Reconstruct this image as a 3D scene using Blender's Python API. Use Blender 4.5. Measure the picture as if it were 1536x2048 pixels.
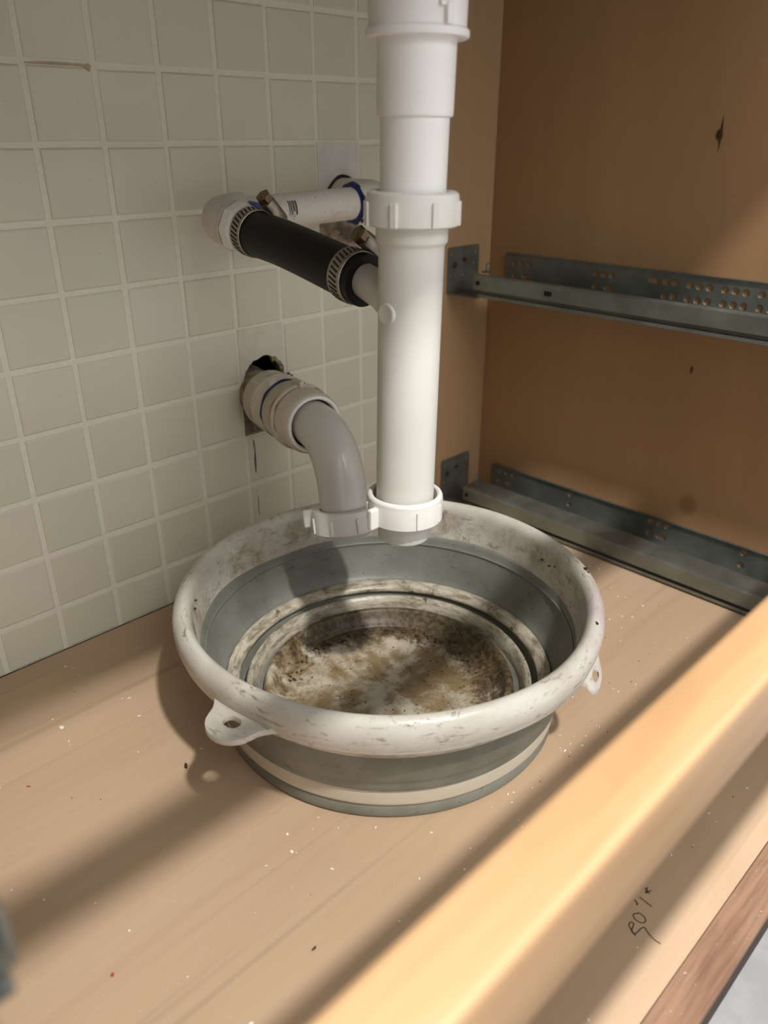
import bpy, bmesh, math, random
from mathutils import Vector, Matrix
random.seed(7)
scene = bpy.context.scene
C = scene.collection
for o in list(bpy.data.objects): bpy.data.objects.remove(o)

# ------------------------------------------------------------------ camera
cam = bpy.data.cameras.new('camera'); cam_o = bpy.data.objects.new('camera', cam); C.objects.link(cam_o)
RIGHT = (0.71106715, -0.70312106, -0.00207047)
DOWN = (-0.30631308, -0.30712154, -0.90102645)
FWD = (0.63289478, 0.64132452, -0.43375921)
cam_o.matrix_world = Matrix(((RIGHT[0], -DOWN[0], -FWD[0], -0.2497), (RIGHT[1], -DOWN[1], -FWD[1], -0.5946),
                             (RIGHT[2], -DOWN[2], -FWD[2], 0.4026), (0, 0, 0, 1)))
cam.sensor_fit = 'VERTICAL'; cam.sensor_height = 36.0; cam.lens = 1566.63 / 2048 * 36.0
cam.clip_start = 0.01; cam.clip_end = 50
cam.dof.use_dof = True; cam.dof.focus_distance = 0.56; cam.dof.aperture_fstop = 6.6
scene.camera = cam_o

# ------------------------------------------------------------------ world, lamps, exposure
world = bpy.data.worlds.new('world'); scene.world = world; world.use_nodes = True
world.node_tree.nodes['Background'].inputs[0].default_value = (0.97, 0.985, 1.0, 1)
world.node_tree.nodes['Background'].inputs[1].default_value = 0.95

def ceiling_spot(name, loc, target, size, power, col):
    l = bpy.data.lights.new(name, 'AREA'); l.shape = 'DISK'; l.size = size; l.energy = power; l.color = col
    o = bpy.data.objects.new(name, l); C.objects.link(o); o.location = loc
    o.rotation_euler = (Vector(target) - Vector(loc)).to_track_quat('-Z', 'Y').to_euler()
    return o
ceiling_spot('ceiling_spot', (-0.30, -1.66, 2.30), (0.05, -0.25, 0.0), 0.11, 64, (1.0, 0.965, 0.93))
ceiling_spot('ceiling_spot', (0.15, -0.92, 2.30), (0.15, -0.6, 0.0), 0.11, 76, (1.0, 0.965, 0.93))
# large soft fill light, added to brighten the lower wall tiles
pl = bpy.data.lights.new('added_fill', 'AREA'); pl.shape = 'RECTANGLE'; pl.size = 1.6; pl.size_y = 1.6; pl.energy = 44; pl.color = (1.0, 0.98, 0.95)
plo = bpy.data.objects.new('added_fill', pl); C.objects.link(plo); plo.location = (-0.45, -2.9, 2.30)
plo.rotation_euler = (math.radians(35), 0, 0)

vs = scene.view_settings
scene.display_settings.display_device = 'sRGB'
vs.view_transform = 'Standard'; vs.look = 'None'; vs.gamma = 1.0; vs.exposure = 0.0; vs.use_curve_mapping = False

# ------------------------------------------------------------------ materials
def lin(r, g, b):
    f = lambda c: (c/255/12.92 if c/255 <= .04045 else ((c/255+.055)/1.055)**2.4)
    return (f(r), f(g), f(b), 1)

class NT:
    """tiny node-graph helper"""
    def __init__(s, name, rough=.5, metal=0.0, spec=.5):
        s.m = bpy.data.materials.new(name); s.m.use_nodes = True; s.t = s.m.node_tree
        s.b = s.t.nodes['Principled BSDF']
        s.b.inputs['Roughness'].default_value = rough; s.b.inputs['Metallic'].default_value = metal
        s.b.inputs['Specular IOR Level'].default_value = spec
        s.co = s.n('ShaderNodeTexCoord').outputs['Object']
    def n(s, typ, **kw):
        nd = s.t.nodes.new(typ)
        for k, v in kw.items(): setattr(nd, k, v)
        return nd
    def link(s, a, b): s.t.links.new(a, b)
    def put(s, inp, v):
        if hasattr(v, 'links') or isinstance(v, bpy.types.NodeSocket): s.link(v, inp)
        else: inp.default_value = v
    def math(s, op, a, b=0.0, c=None, clamp=False):
        nd = s.n('ShaderNodeMath', operation=op, use_clamp=clamp); s.put(nd.inputs[0], a); s.put(nd.inputs[1], b)
        if c is not None: s.put(nd.inputs[2], c)
        return nd.outputs[0]
    def map(s, scale=(1, 1, 1), rot=(0, 0, 0), loc=(0, 0, 0), src=None):
        nd = s.n('ShaderNodeMapping'); nd.inputs['Scale'].default_value = scale
        nd.inputs['Rotation'].default_value = rot; nd.inputs['Location'].default_value = loc
        s.link(src or s.co, nd.inputs['Vector']); return nd.outputs[0]
    def noise(s, vec=None, scale=10, detail=4, rough=.55, dist=0.0):
        nd = s.n('ShaderNodeTexNoise'); nd.inputs['Scale'].default_value = scale; nd.inputs['Detail'].default_value = detail
        nd.inputs['Roughness'].default_value = rough; nd.inputs['Distortion'].default_value = dist
        s.link(vec or s.co, nd.inputs['Vector']); return nd.outputs['Fac']
    def ramp(s, fac, lo, hi):
        nd = s.n('ShaderNodeMapRange'); nd.interpolation_type = 'SMOOTHSTEP'
        s.put(nd.inputs['Value'], fac); nd.inputs['From Min'].default_value = lo; nd.inputs['From Max'].default_value = hi
        return nd.outputs[0]
    def mix(s, fac, a, b):
        nd = s.n('ShaderNodeMix', data_type='RGBA'); s.put(nd.inputs[0], fac); s.put(nd.inputs[6], a); s.put(nd.inputs[7], b)
        return nd.outputs[2]
    def sep(s, vec=None):
        nd = s.n('ShaderNodeSeparateXYZ'); s.link(vec or s.co, nd.inputs[0]); return nd.outputs
    def comb(s, x, y, z):
        nd = s.n('ShaderNodeCombineXYZ')
        for i, v in enumerate((x, y, z)): s.put(nd.inputs[i], v)
        return nd.outputs[0]
    def color(s, c): s.put(s.b.inputs['Base Color'], c)
    def rough(s, r): s.put(s.b.inputs['Roughness'], r)
    def bump(s, h, strength=.2, dist=.001):
        nd = s.n('ShaderNodeBump'); nd.inputs['Strength'].default_value = strength; nd.inputs['Distance'].default_value = dist
        s.link(h, nd.inputs['Height']); s.link(nd.outputs[0], s.b.inputs['Normal'])

def plain(name, c, rough=.5, metal=0.0, spec=.5, var=.12, scale=60, bump=0.0):
    t = NT(name, rough, metal, spec)
    n = t.noise(scale=scale, detail=5)
    d = tuple(max(0, x*(1-var)) for x in c[:3]) + (1,); l = tuple(min(1, x*(1+var*.6)) for x in c[:3]) + (1,)
    t.color(t.mix(t.ramp(n, .35, .65), d, l))
    if bump: t.bump(n, bump, .0006)
    return t.m

def wood(name, light, dark, axis='x', fine=220, broad=9, rough=.5, contrast=1.0, knots=(), rings=.35, fleck=None, wear=0.0, streaks=.35, lines=0.0):
    """grain runs along axis"""
    t = NT(name, rough, 0, .35)
    k = {'x': (.05, 1, 1), 'y': (1, .05, 1), 'z': (1, 1, .05)}[axis]
    k2 = {'x': (.16, 1, 1), 'y': (1, .16, 1), 'z': (1, 1, .16)}[axis]
    streak = t.noise(t.map(k), fine, 3, .6)
    bro = t.noise(t.map(k2), broad, 4, .55, .8)
    cath = t.noise(t.map(k2), broad*.6, 2, .5, .3)
    ring = t.math('SINE', t.math('MULTIPLY', cath, 75.0))
    ring = t.ramp(ring, .72, 1.0)
    f = t.math('ADD', t.math('MULTIPLY', t.ramp(bro, .3, .7), .55*contrast), t.math('MULTIPLY', t.ramp(streak, .35, .7), streaks*contrast))
    f = t.math('ADD', f, t.math('MULTIPLY', ring, rings*contrast), clamp=True)
    col = t.mix(f, light, dark)
    if lines:
        k3 = {'x': (.012, 1, 1), 'y': (1, .012, 1), 'z': (1, 1, .012)}[axis]
        ln_ = t.ramp(t.noise(t.map(k3), 85, 2, .4), .60, .68)
        col = t.mix(t.math('MULTIPLY', ln_, lines), col, tuple(x*.62 for x in dark[:3]) + (1,))
    xyz = t.sep()
    for (axy, cx, cz, rx, rz, kc) in knots:       # knots in the veneer, an ellipse in two object axes
        i, j = axy
        dx = t.math('DIVIDE', t.math('SUBTRACT', xyz[i], cx), rx); dz = t.math('DIVIDE', t.math('SUBTRACT', xyz[j], cz), rz)
        dd = t.math('SQRT', t.math('ADD', t.math('MULTIPLY', dx, dx), t.math('MULTIPLY', dz, dz)))
        dd = t.math('ADD', dd, t.math('MULTIPLY', t.math('SUBTRACT', bro, .5), .8))
        col = t.mix(t.math('SUBTRACT', 1.0, t.ramp(dd, .55, 1.15)), col, kc)
    if fleck:
        fl = t.ramp(t.noise(scale=650, detail=1), .74, .79)
        col = t.mix(t.math('MULTIPLY', fl, .6), col, fleck)
    if wear:
        w = t.ramp(t.noise(scale=16, detail=6, rough=.65), .60, .78)
        col = t.mix(t.math('MULTIPLY', w, wear), col, lin(196, 184, 170))
    t.color(col); t.bump(streak, .12, .0004)
    return t.m

M_ply_floor = wood('birch_floor', lin(194, 168, 140), lin(176, 148, 119), 'x', 170, 5, .42, .8, streaks=.2, lines=.25, fleck=lin(225, 215, 200), wear=.35, rings=.22)
M_ply_side = wood('birch_side', lin(168, 132, 95), lin(142, 108, 74), 'z', 90, 5, .5, .7, rings=.06, streaks=.12,
                  knots=[((1, 2), (-.2625+.27), .402, .0042, .0062, lin(38, 30, 24)), ((1, 2), (-.2637+.27), .403, .0016, .017, lin(70, 42, 30)),
                         ((1, 2), (-.2936+.27), .057, .012, .014, lin(136, 103, 70)), ((1, 2), (-.2736+.27), .196, .002, .005, lin(80, 52, 32))])
M_ply_stile = wood('birch_stile', lin(184, 152, 116), lin(168, 136, 101), 'z', 150, 6, .5, .7, rings=.1)
M_rail = wood('maple_rail', lin(178, 145, 107), lin(152, 115, 79), 'x', 90, 11, .4, 1.1, rings=.12)
M_oak = wood('oak_edge', lin(158, 126, 102), lin(112, 80, 61), 'x', 420, 26, .5, 1.1, fleck=lin(235, 225, 210), rings=.1)
M_edge_shade = plain('edge_shade_brown', lin(66, 48, 38), .8, var=.2)  # dark brown stands in for the shade below the front edging
M_concrete = plain('pale_floor', lin(146, 146, 148), .7, var=.1, scale=40)

def tile_mat():
    t = NT('glazed_tile', .34, 0, .45)
    rnd = t.n('ShaderNodeObjectInfo').outputs['Random']
    n = t.noise(scale=14, detail=3)
    c = t.mix(rnd, lin(218, 217, 196), lin(224, 220, 202))
    c = t.mix(t.math('MULTIPLY', t.ramp(n, .4, .75), .35), c, lin(210, 206, 187))
    sp = t.ramp(t.noise(scale=180, detail=1), .775, .79)
    c = t.mix(t.math('MULTIPLY', sp, .5), c, lin(120, 105, 85))
    t.color(c); t.bump(n, .15, .002)
    return t.m
M_tile = tile_mat()
M_grout = plain('grout', lin(232, 229, 213), .9, var=.03, scale=200, bump=.1)
M_patch = plain('painted_patch', lin(218, 216, 198), .7, var=.05, scale=90, bump=.25)
M_patch_white = plain('white_patch', lin(222, 218, 208), .7, var=.05, scale=60, bump=.15)
M_rough = plain('rough_plaster', lin(150, 136, 118), .95, var=.5, scale=70, bump=1.0)
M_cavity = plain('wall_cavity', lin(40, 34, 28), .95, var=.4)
M_stain_brown = plain('rust_stain', lin(192, 166, 138), .8)
M_stain_faint = plain('faint_smear', lin(150, 138, 110), .8)

M_pvc = plain('white_plastic', lin(244, 243, 240), .38, var=.03, scale=20)
M_pvc_lo = plain('cream_plastic', lin(222, 222, 214), .42, var=.04, scale=18)
M_nut = plain('nut_plastic', lin(232, 231, 224), .35, var=.03, scale=20)
def grimy_pvc(name, base, dirt, lo, hi, rough=.45, sc=55):
    t = NT(name, rough, 0, .45)
    n = t.noise(scale=sc, detail=6, rough=.65)
    sp = t.ramp(t.noise(scale=420, detail=2), .66, .72)
    c = t.mix(t.math('MULTIPLY', t.ramp(n, lo, hi), .8), base, dirt)
    c = t.mix(t.math('MULTIPLY', sp, .5), c, lin(90, 80, 70))
    t.color(c); return t.m
M_pvc_wall = grimy_pvc('grey_white_pipe', lin(216, 210, 200), lin(190, 172, 140), .58, .75)
M_pvc_old = grimy_pvc('aged_pipe', lin(206, 197, 180), lin(168, 142, 92), .60, .74, sc=38)
M_trap = plain('grey_trap_plastic', lin(212, 209, 201), .22, var=.03, scale=12, spec=.6)
M_blue = plain('blue_cement', lin(12, 42, 104), .4, var=.5, scale=200)
M_ink = plain('black_print', lin(30, 28, 28), .6)
M_rubber = plain('black_rubber', lin(15, 14, 11), .5, spec=.25, var=.35, scale=30)
def steel(name, c, rough, var=.25, sc=40, metal=1.0):
    t = NT(name, rough, metal, .5)
    n = t.noise(scale=sc, detail=5)
    t.color(t.mix(t.ramp(n, .3, .7), tuple(x*(1-var) for x in c[:3]) + (1,), c))
    t.rough(t.math('MULTIPLY_ADD', n, .25, rough-.12)); return t.m
M_zinc = steel('galvanised_steel', lin(142, 147, 141), .42, metal=.75)
M_zinc_dark = steel('dark_zinc_plate', lin(124, 124, 116), .5, metal=.5)
M_clamp = steel('clamp_steel', lin(176, 168, 154), .4, .4, 120, metal=.75)
M_slot = plain('slot_shadow', lin(26, 22, 18), .8)
M_screw = steel('tarnished_screw', lin(150, 130, 104), .45, .5, 200)

# ---- basin materials (object coordinates centred on the basin axis)
def polar(t):
    x, y, z = t.sep()
    ang = t.math('ARCTAN2', y, x)
    r = t.math('SQRT', t.math('ADD', t.math('MULTIPLY', x, x), t.math('MULTIPLY', y, y)))
    return ang, r, z
def rim_mat():
    t = NT('soiled_white_plastic', .33, 0, .5)
    ang, r, z = polar(t)
    base = t.mix(t.ramp(t.noise(scale=22, detail=3), .35, .7), lin(206, 203, 193), lin(186, 180, 167))
    # circumferential scuffs
    v = t.comb(t.math('MULTIPLY', ang, .040), t.math('MULTIPLY', z, 1.0), t.math('MULTIPLY', r, 1.0))
    sc = t.ramp(t.noise(v, 210, 6, .75, 1.4), .545, .66)
    patch = t.ramp(t.noise(scale=15, detail=3), .32, .60)
    c = t.mix(t.math('MULTIPLY', t.math('MULTIPLY', sc, patch), .80), base, lin(104, 88, 66))
    # heavier grime on the inner band below the crest
    inner = t.math('MULTIPLY', t.math('SUBTRACT', 1.0, t.ramp(r, .1445, .1485)), t.math('SUBTRACT', 1.0, t.ramp(z, .093, .101)))
    gr = t.ramp(t.noise(scale=38, detail=8, rough=.75, dist=.3), .44, .66)
    c = t.mix(t.math('MULTIPLY', t.math('MULTIPLY', gr, inner), .75), c, lin(136, 118, 90))
    blob = t.ramp(t.noise(scale=42, detail=7, rough=.7, dist=.4), .60, .70)
    c = t.mix(t.math('MULTIPLY', t.math('MULTIPLY', blob, inner), .85), c, lin(88, 66, 38))
    fine = t.ramp(t.noise(scale=520, detail=3, rough=.7), .64, .72)
    c = t.mix(t.math('MULTIPLY', fine, .55), c, lin(84, 72, 56))
    # mauve stain on the right-hand side
    d = t.math('ABSOLUTE', t.math('ADD', ang, 1.02))
    mv = t.math('MULTIPLY', t.math('SUBTRACT', 1.0, t.ramp(d, .10, .42)), t.ramp(t.noise(scale=55, detail=4), .40, .62))
    c = t.mix(t.math('MULTIPLY', mv, .55), c, lin(196, 172, 186))
    t.color(c); t.rough(t.math('MULTIPLY_ADD', sc, .25, .34)); return t.m
def silicone_mat():
    t = NT('grey_silicone', .42, 0, .45)
    ang, r, z = polar(t)
    n = t.noise(scale=20, detail=5, rough=.6)
    c = t.mix(t.ramp(n, .35, .7), lin(126, 128, 119), lin(106, 108, 98))
    v = t.comb(t.math('MULTIPLY', ang, .05), z, r)
    st = t.ramp(t.noise(v, 110, 5, .7, 1.0), .60, .70)
    c = t.mix(t.math('MULTIPLY', st, .6), c, lin(70, 68, 56))
    sp = t.ramp(t.noise(scale=260, detail=3), .66, .72)
    c = t.mix(t.math('MULTIPLY', sp, .5), c, lin(60, 56, 44))
    t.color(c); return t.m
def ring_mat():
    t = NT('soiled_white_ring', .38, 0, .5)
    ang, r, z = polar(t)
    v = t.comb(t.math('MULTIPLY', ang, .045), t.math('MULTIPLY', z, 1.6), t.math('MULTIPLY', r, 1.2))
    n = t.noise(v, 120, 8, .75, .3)
    # the folds are soiled inside the bowl only
    inside = t.math('SUBTRACT', 1.0, t.ramp(r, .1255, .1275))
    c = t.mix(t.math('MULTIPLY', t.ramp(n, .36, .68), t.math('MULTIPLY_ADD', inside, .84, .08)), lin(196, 188, 170), lin(100, 88, 62))
    bl = t.ramp(t.noise(scale=70, detail=5, rough=.7), .56, .68)
    c = t.mix(t.math('MULTIPLY', t.math('MULTIPLY', bl, inside), .8), c, lin(48, 38, 22))
    t.color(c); return t.m
def basefloor_mat():
    t = NT('grimy_basin_floor', .45, 0, .45)
    ang, r, z = polar(t)
    n1 = t.noise(scale=32, detail=8, rough=.72, dist=.1); n2 = t.noise(scale=58, detail=9, rough=.74, dist=0)
    n3 = t.noise(scale=210, detail=4, rough=.7)
    c = t.mix(t.ramp(n2, .40, .64), lin(192, 184, 166), lin(144, 131, 103))
    c = t.mix(t.math('MULTIPLY', t.ramp(n1, .43, .60), .85), c, lin(128, 106, 68))
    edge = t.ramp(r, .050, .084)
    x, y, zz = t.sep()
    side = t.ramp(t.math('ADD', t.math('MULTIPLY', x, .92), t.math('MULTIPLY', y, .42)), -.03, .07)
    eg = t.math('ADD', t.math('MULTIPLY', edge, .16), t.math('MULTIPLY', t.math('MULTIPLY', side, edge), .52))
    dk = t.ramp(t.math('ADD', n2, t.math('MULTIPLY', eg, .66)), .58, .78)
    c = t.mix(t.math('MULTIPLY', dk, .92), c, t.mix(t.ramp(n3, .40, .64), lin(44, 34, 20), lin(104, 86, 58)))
    sp = t.ramp(n3, .60, .68)
    c = t.mix(t.math('MULTIPLY', sp, .75), c, lin(52, 40, 24))
    t.color(c); t.bump(n2, .5, .0012); t.rough(t.math('MULTIPLY_ADD', n2, .5, .2)); return t.m
M_rim, M_sil, M_ring, M_base = rim_mat(), silicone_mat(), ring_mat(), basefloor_mat()

# ------------------------------------------------------------------ mesh helpers
def link(name, mesh, mat=None, parent=None, smooth=False):
    o = bpy.data.objects.new(name, mesh); C.objects.link(o)
    if mat and not mesh.materials: mesh.materials.append(mat)
    if smooth:
        for p in mesh.polygons: p.use_smooth = True
    if parent: o.parent = parent
    return o
def top(name, label, cat, loc=(0, 0, 0), group=None):
    o = bpy.data.objects.new(name, None); o.empty_display_size = .02; C.objects.link(o); o.location = loc
    o['label'] = label; o['category'] = cat
    if group: o['group'] = group
    return o
def root_of(o):
    while o.parent: o = o.parent
    return o
def part(name, bm, mat, parent, smooth=False, sharp=35):
    """mesh built in world space -> child of parent (roots are never rotated)"""
    me = bpy.data.meshes.new(name)
    bmesh.ops.recalc_face_normals(bm, faces=bm.faces[:]); bm.normal_update()
    if smooth:
        for f in bm.faces: f.smooth = True
        lim = math.radians(sharp)
        for e in bm.edges:
            if len(e.link_faces) == 2 and e.calc_face_angle(0) > lim: e.smooth = False
    bm.to_mesh(me); bm.free()
    if parent: me.transform(Matrix.Translation(-root_of(parent).location))
    me.materials.append(mat)
    o = bpy.data.objects.new(name, me); C.objects.link(o)
    if parent: o.parent = parent
    return o
def frame(axis, ref=None):
    a = Vector(axis).normalized()
    r = Vector(ref) if ref else (Vector((0, 0, 1)) if abs(a.z) < .9 else Vector((1, 0, 0)))
    u = (r - a*r.dot(a)).normalized(); v = a.cross(u)
    return u, v, a
def NB(): return bmesh.new()
def box(bm, lo, hi, bevel=0.0, mtx=None):
    vs_ = [bm.verts.new((x, y, z)) for x in (lo[0], hi[0]) for y in (lo[1], hi[1]) for z in (lo[2], hi[2])]
    f = [(0, 1, 3, 2), (4, 6, 7, 5), (0, 4, 5, 1), (2, 3, 7, 6), (0, 2, 6, 4), (1, 5, 7, 3)]
    fs = [bm.faces.new([vs_[i] for i in q]) for q in f]
    if bevel:
        es = list({e for q in fs for e in q.edges})
        r = bmesh.ops.bevel(bm, geom=es, offset=bevel, segments=2, affect='EDGES', profile=.5)
        vs_ = list({v for q in r['faces'] for v in q.verts} | {v for v in vs_ if v.is_valid})
    if mtx is not None: bmesh.ops.transform(bm, matrix=mtx, verts=[v for v in vs_ if v.is_valid])
    return vs_
def obox(bm, c, ax, ay, az, size, bevel=0.0):
    """oriented box: centre, three axes, full sizes"""
    m = Matrix((Vector(ax).normalized(), Vector(ay).normalized(), Vector(az).normalized())).transposed().to_4x4()
    m.translation = Vector(c)
    h = [s/2 for s in size]
    return box(bm, (-h[0], -h[1], -h[2]), h, bevel, m)
def lathe(bm, prof, org=(0, 0, 0), axis=(0, 0, 1), n=64, closed=False, cap0=False, cap1=False, wob=None, ref=None):
    """prof = [(radius, height along axis)]"""
    u, v, a = frame(axis, ref); o = Vector(org); rings = []
    for r, h in prof:
        ring = []
        for i in range(n):
            t = 2*math.pi*i/n; rr = r + (wob(t, h) if wob else 0)
            ring.append(bm.verts.new(o + a*h + u*(rr*math.cos(t)) + v*(rr*math.sin(t))))
        rings.append(ring)
    m = len(rings)
    for k in range(m if closed else m-1):
        A, B = rings[k], rings[(k+1) % m]
        for i in range(n): bm.faces.new((A[i], A[(i+1) % n], B[(i+1) % n], B[i]))
    if cap0: bm.faces.new(rings[0])
    if cap1: bm.faces.new(rings[-1])
    return rings
def sweep(bm, pts, rad, n=32, cap=True, inner=None):
    """tube along points; inner radius makes it hollow with visible end rings"""
    P = [Vector(p) for p in pts]; R = rad if isinstance(rad, (list, tuple)) else [rad]*len(P)
    T = [(P[min(i+1, len(P)-1)] - P[max(i-1, 0)]).normalized() for i in range(len(P))]
    u, v, _ = frame(T[0]); outer = []; inn = []
    for i, p in enumerate(P):
        u = (u - T[i]*u.dot(T[i])).normalized(); v = T[i].cross(u)
        outer.append([bm.verts.new(p + (u*math.cos(2*math.pi*k/n) + v*math.sin(2*math.pi*k/n))*R[i]) for k in range(n)])
        if inner: inn.append([bm.verts.new(p + (u*math.cos(2*math.pi*k/n) + v*math.sin(2*math.pi*k/n))*inner) for k in range(n)])
    def skin(L):
        for A, B in zip(L, L[1:]):
            for k in range(n): bm.faces.new((A[k], A[(k+1) % n], B[(k+1) % n], B[k]))
    skin(outer)
    if inner:
        skin(inn)
        for a, b in ((outer[0], inn[0]), (outer[-1], inn[-1])):
            for k in range(n): bm.faces.new((a[k], a[(k+1) % n], b[(k+1) % n], b[k]))
    elif cap: bm.faces.new(outer[0]); bm.faces.new(outer[-1])
def arc(c, u, v, r, a0, a1, n):
    return [Vector(c) + (Vector(u)*math.cos(a0+(a1-a0)*i/n) + Vector(v)*math.sin(a0+(a1-a0)*i/n))*r for i in range(n+1)]
def circ(cx, cy, r, n=20): return [(cx+r*math.cos(2*math.pi*i/n), cy+r*math.sin(2*math.pi*i/n)) for i in range(n)]
def slot(cx, cy, w, h, n=8):
    r = min(w, h)/2; a = (w-2*r)/2; b = (h-2*r)/2; out = []
    for sx, sy, t0 in ((1, 1, 0), (-1, 1, 90), (-1, -1, 180), (1, -1, 270)):
        for i in range(n+1):
            t = math.radians(t0 + 90*i/n); out.append((cx+sx*a+r*math.cos(t), cy+sy*b+r*math.sin(t)))
    return out
def rrect(x0, y0, x1, y1, r): return slot_rr(x0, y0, x1, y1, r)
def slot_rr(x0, y0, x1, y1, r, n=5):
    out = []
    for cx, cy, t0 in ((x1-r, y1-r, 0), (x0+r, y1-r, 90), (x0+r, y0+r, 180), (x1-r, y0+r, 270)):
        for i in range(n+1):
            t = math.radians(t0+90*i/n); out.append((cx+r*math.cos(t), cy+r*math.sin(t)))
    return out
def plate(outer, holes, thick, mtx, bevel=0.0):
    """flat plate with real holes, returned as bmesh in world space (plate lies in local XY)"""
    cu = bpy.data.curves.new('tmp', 'CURVE'); cu.dimensions = '2D'; cu.fill_mode = 'BOTH'; cu.extrude = thick/2
    cu.bevel_depth = bevel; cu.bevel_resolution = 1
    for loop in [outer] + list(holes):
        sp = cu.splines.new('POLY'); sp.points.add(len(loop)-1); sp.use_cyclic_u = True
        for p, q in zip(sp.points, loop): p.co = (q[0], q[1], 0, 1)
    o = bpy.data.objects.new('tmp', cu); C.objects.link(o)
    me = bpy.data.meshes.new_from_object(o.evaluated_get(bpy.context.evaluated_depsgraph_get()))
    bpy.data.objects.remove(o); bpy.data.curves.remove(cu)
    bm = NB(); bm.from_mesh(me); bpy.data.meshes.remove(me)
    bmesh.ops.remove_doubles(bm, verts=bm.verts[:], dist=1e-6)
    bmesh.ops.transform(bm, matrix=mtx, verts=bm.verts[:])
    return bm
def basis(ex, ey, org):
    ex, ey = Vector(ex), Vector(ey); ez = ex.cross(ey)
    m = Matrix((ex, ey, ez)).transposed().to_4x4(); m.translation = Vector(org); return m
XZ = lambda y: basis((1, 0, 0), (0, 0, 1), (0, y, 0))       # local xy -> world x,z
YZ = lambda x: basis((0, 1, 0), (0, 0, 1), (x, 0, 0))       # local xy -> world y,z

# ------------------------------------------------------------------ the setting
S = 0.0508; Z0 = 8.807*S
bm = NB(); box(bm, (-1.6, -2.2, -.13), (1.9, .30, -.10))
fl = part('floor', bm, M_concrete, None); fl['kind'] = 'structure'
fl['label'] = 'pale grey room floor below the front of the cabinet'

HOLE_LO = (.1795, .190); HOLE_UP = (.284, .350)
def ragged(cx, cz, r, n=40, j=.10):
    return [(cx+r*(1+random.uniform(-j, j)*.5)*math.cos(2*math.pi*i/n), cz+r*(1+random.uniform(-j, j)*.5)*math.sin(2*math.pi*i/n)) for i in range(n)]
bm = plate([(-.62, -.10), (.62, -.10), (.62, .82), (-.62, .82)], [ragged(*HOLE_LO, .0262), ragged(*HOLE_UP, .021, 30, .05)], .012, XZ(.0125))
wall = part('wall_back', bm, M_rough, None); wall['kind'] = 'structure'
wall['label'] = 'wall of square off-white tiles behind the pipes'
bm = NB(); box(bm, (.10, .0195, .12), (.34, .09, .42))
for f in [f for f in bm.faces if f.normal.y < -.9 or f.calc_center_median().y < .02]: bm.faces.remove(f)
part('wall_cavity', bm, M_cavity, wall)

MISSING = {(3, 5), (5, 2)}; PATCH = {(3, 4), (5, 1)}
cols = range(-6, 10); rows = range(-7, 9)
bm = NB()
def cell(c, r): return c*S, (c+1)*S, max(Z0-(r+1)*S, 0.0), Z0-r*S
for r in rows:
    for c in cols:
        if (c, r) in MISSING or (c, r) in PATCH: continue
        x0, x1, z0, z1 = cell(c, r); box(bm, (x0, .0013, z0), (x1, .0066, z1))
part('grout', bm, M_grout, wall)

def tile_mesh(w, h):
    bm = NB(); g = .0014; d = .0011
    a = [(-w/2, -h/2), (w/2, -h/2), (w/2, h/2), (-w/2, h/2)]
    back = [bm.verts.new((x, .0062, z)) for x, z in a]; mid = [bm.verts.new((x, d, z)) for x, z in a]
    k = .35
    mid2 = [bm.verts.new((x-math.copysign(g*k, x), d*k, z-math.copysign(g*k, z))) for x, z in a]
    fr = [bm.verts.new((x-math.copysign(g, x), 0, z-math.copysign(g, z))) for x, z in a]
    for A, B in ((back, mid), (mid, mid2), (mid2, fr)):
        for i in range(4): bm.faces.new((A[i], A[(i+1) % 4], B[(i+1) % 4], B[i]))
    bm.faces.new(fr); bmesh.ops.recalc_face_normals(bm, faces=bm.faces[:])
    me = bpy.data.meshes.new('tile'); bm.to_mesh(me); bm.free(); me.materials.append(M_tile); return me
full = tile_mesh(S-.0042, S-.0042)
hb = Z0-8*S
low = tile_mesh(S-.0042, hb-.0028)
for r in rows:
    for c in cols:
        if (c, r) in MISSING or (c, r) in PATCH: continue
        x0, x1, z0, z1 = cell(c, r)
        o = bpy.data.objects.new('tile', low if r == 8 else full); C.objects.link(o); o.parent = wall
        o.location = ((x0+x1)/2 + random.uniform(-.0003, .0003), random.uniform(-.0002, .0003), (z0+z1)/2 + random.uniform(-.0003, .0003) - (.0004 if r == 8 else 0))
        o.rotation_euler = (random.uniform(-.006, .006), random.uniform(-.005, .005), random.uniform(-.006, .006))
# plaster patches where tiles were cut out
x0, x1, z0, z1 = cell(3, 4)
a0 = math.asin((z0-HOLE_LO[1])/.0258)
pts = [(x0, z1), (x0, z0)] + [(min(max(HOLE_LO[0]-.0258*(1+random.uniform(-.03, .03))*math.cos(t), x0+.0004), x1-.0004), HOLE_LO[1]+.0262*(1+random.uniform(-.05, .04))*math.sin(t))
      for t in [a0+(math.pi-2*a0)*i/24 for i in range(25)]] + [(x1, z0), (x1, z1)]
p = part('wall_patch', plate(pts, [], .0062, XZ(.0033)), M_patch, wall); p['label'] = 'smooth painted patch with a ragged pipe hole'
x0, x1, z0, z1 = cell(5, 1)
a1 = math.acos(min(1, (HOLE_UP[0]-x0)/.030))
pts = [(x0, z1), (x0, z0)] + [(HOLE_UP[0]-.0195*math.cos(t), max(z0, HOLE_UP[1]+.0195*math.sin(t))) for t in [math.pi*i/20-.12 for i in range(0, 22)]] + [(x1, z0), (x1, z1)]
p = part('wall_patch', plate(pts, [], .0058, XZ(.0031)), M_patch_white, wall); p['label'] = 'white plaster patch above the upper elbow'
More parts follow.
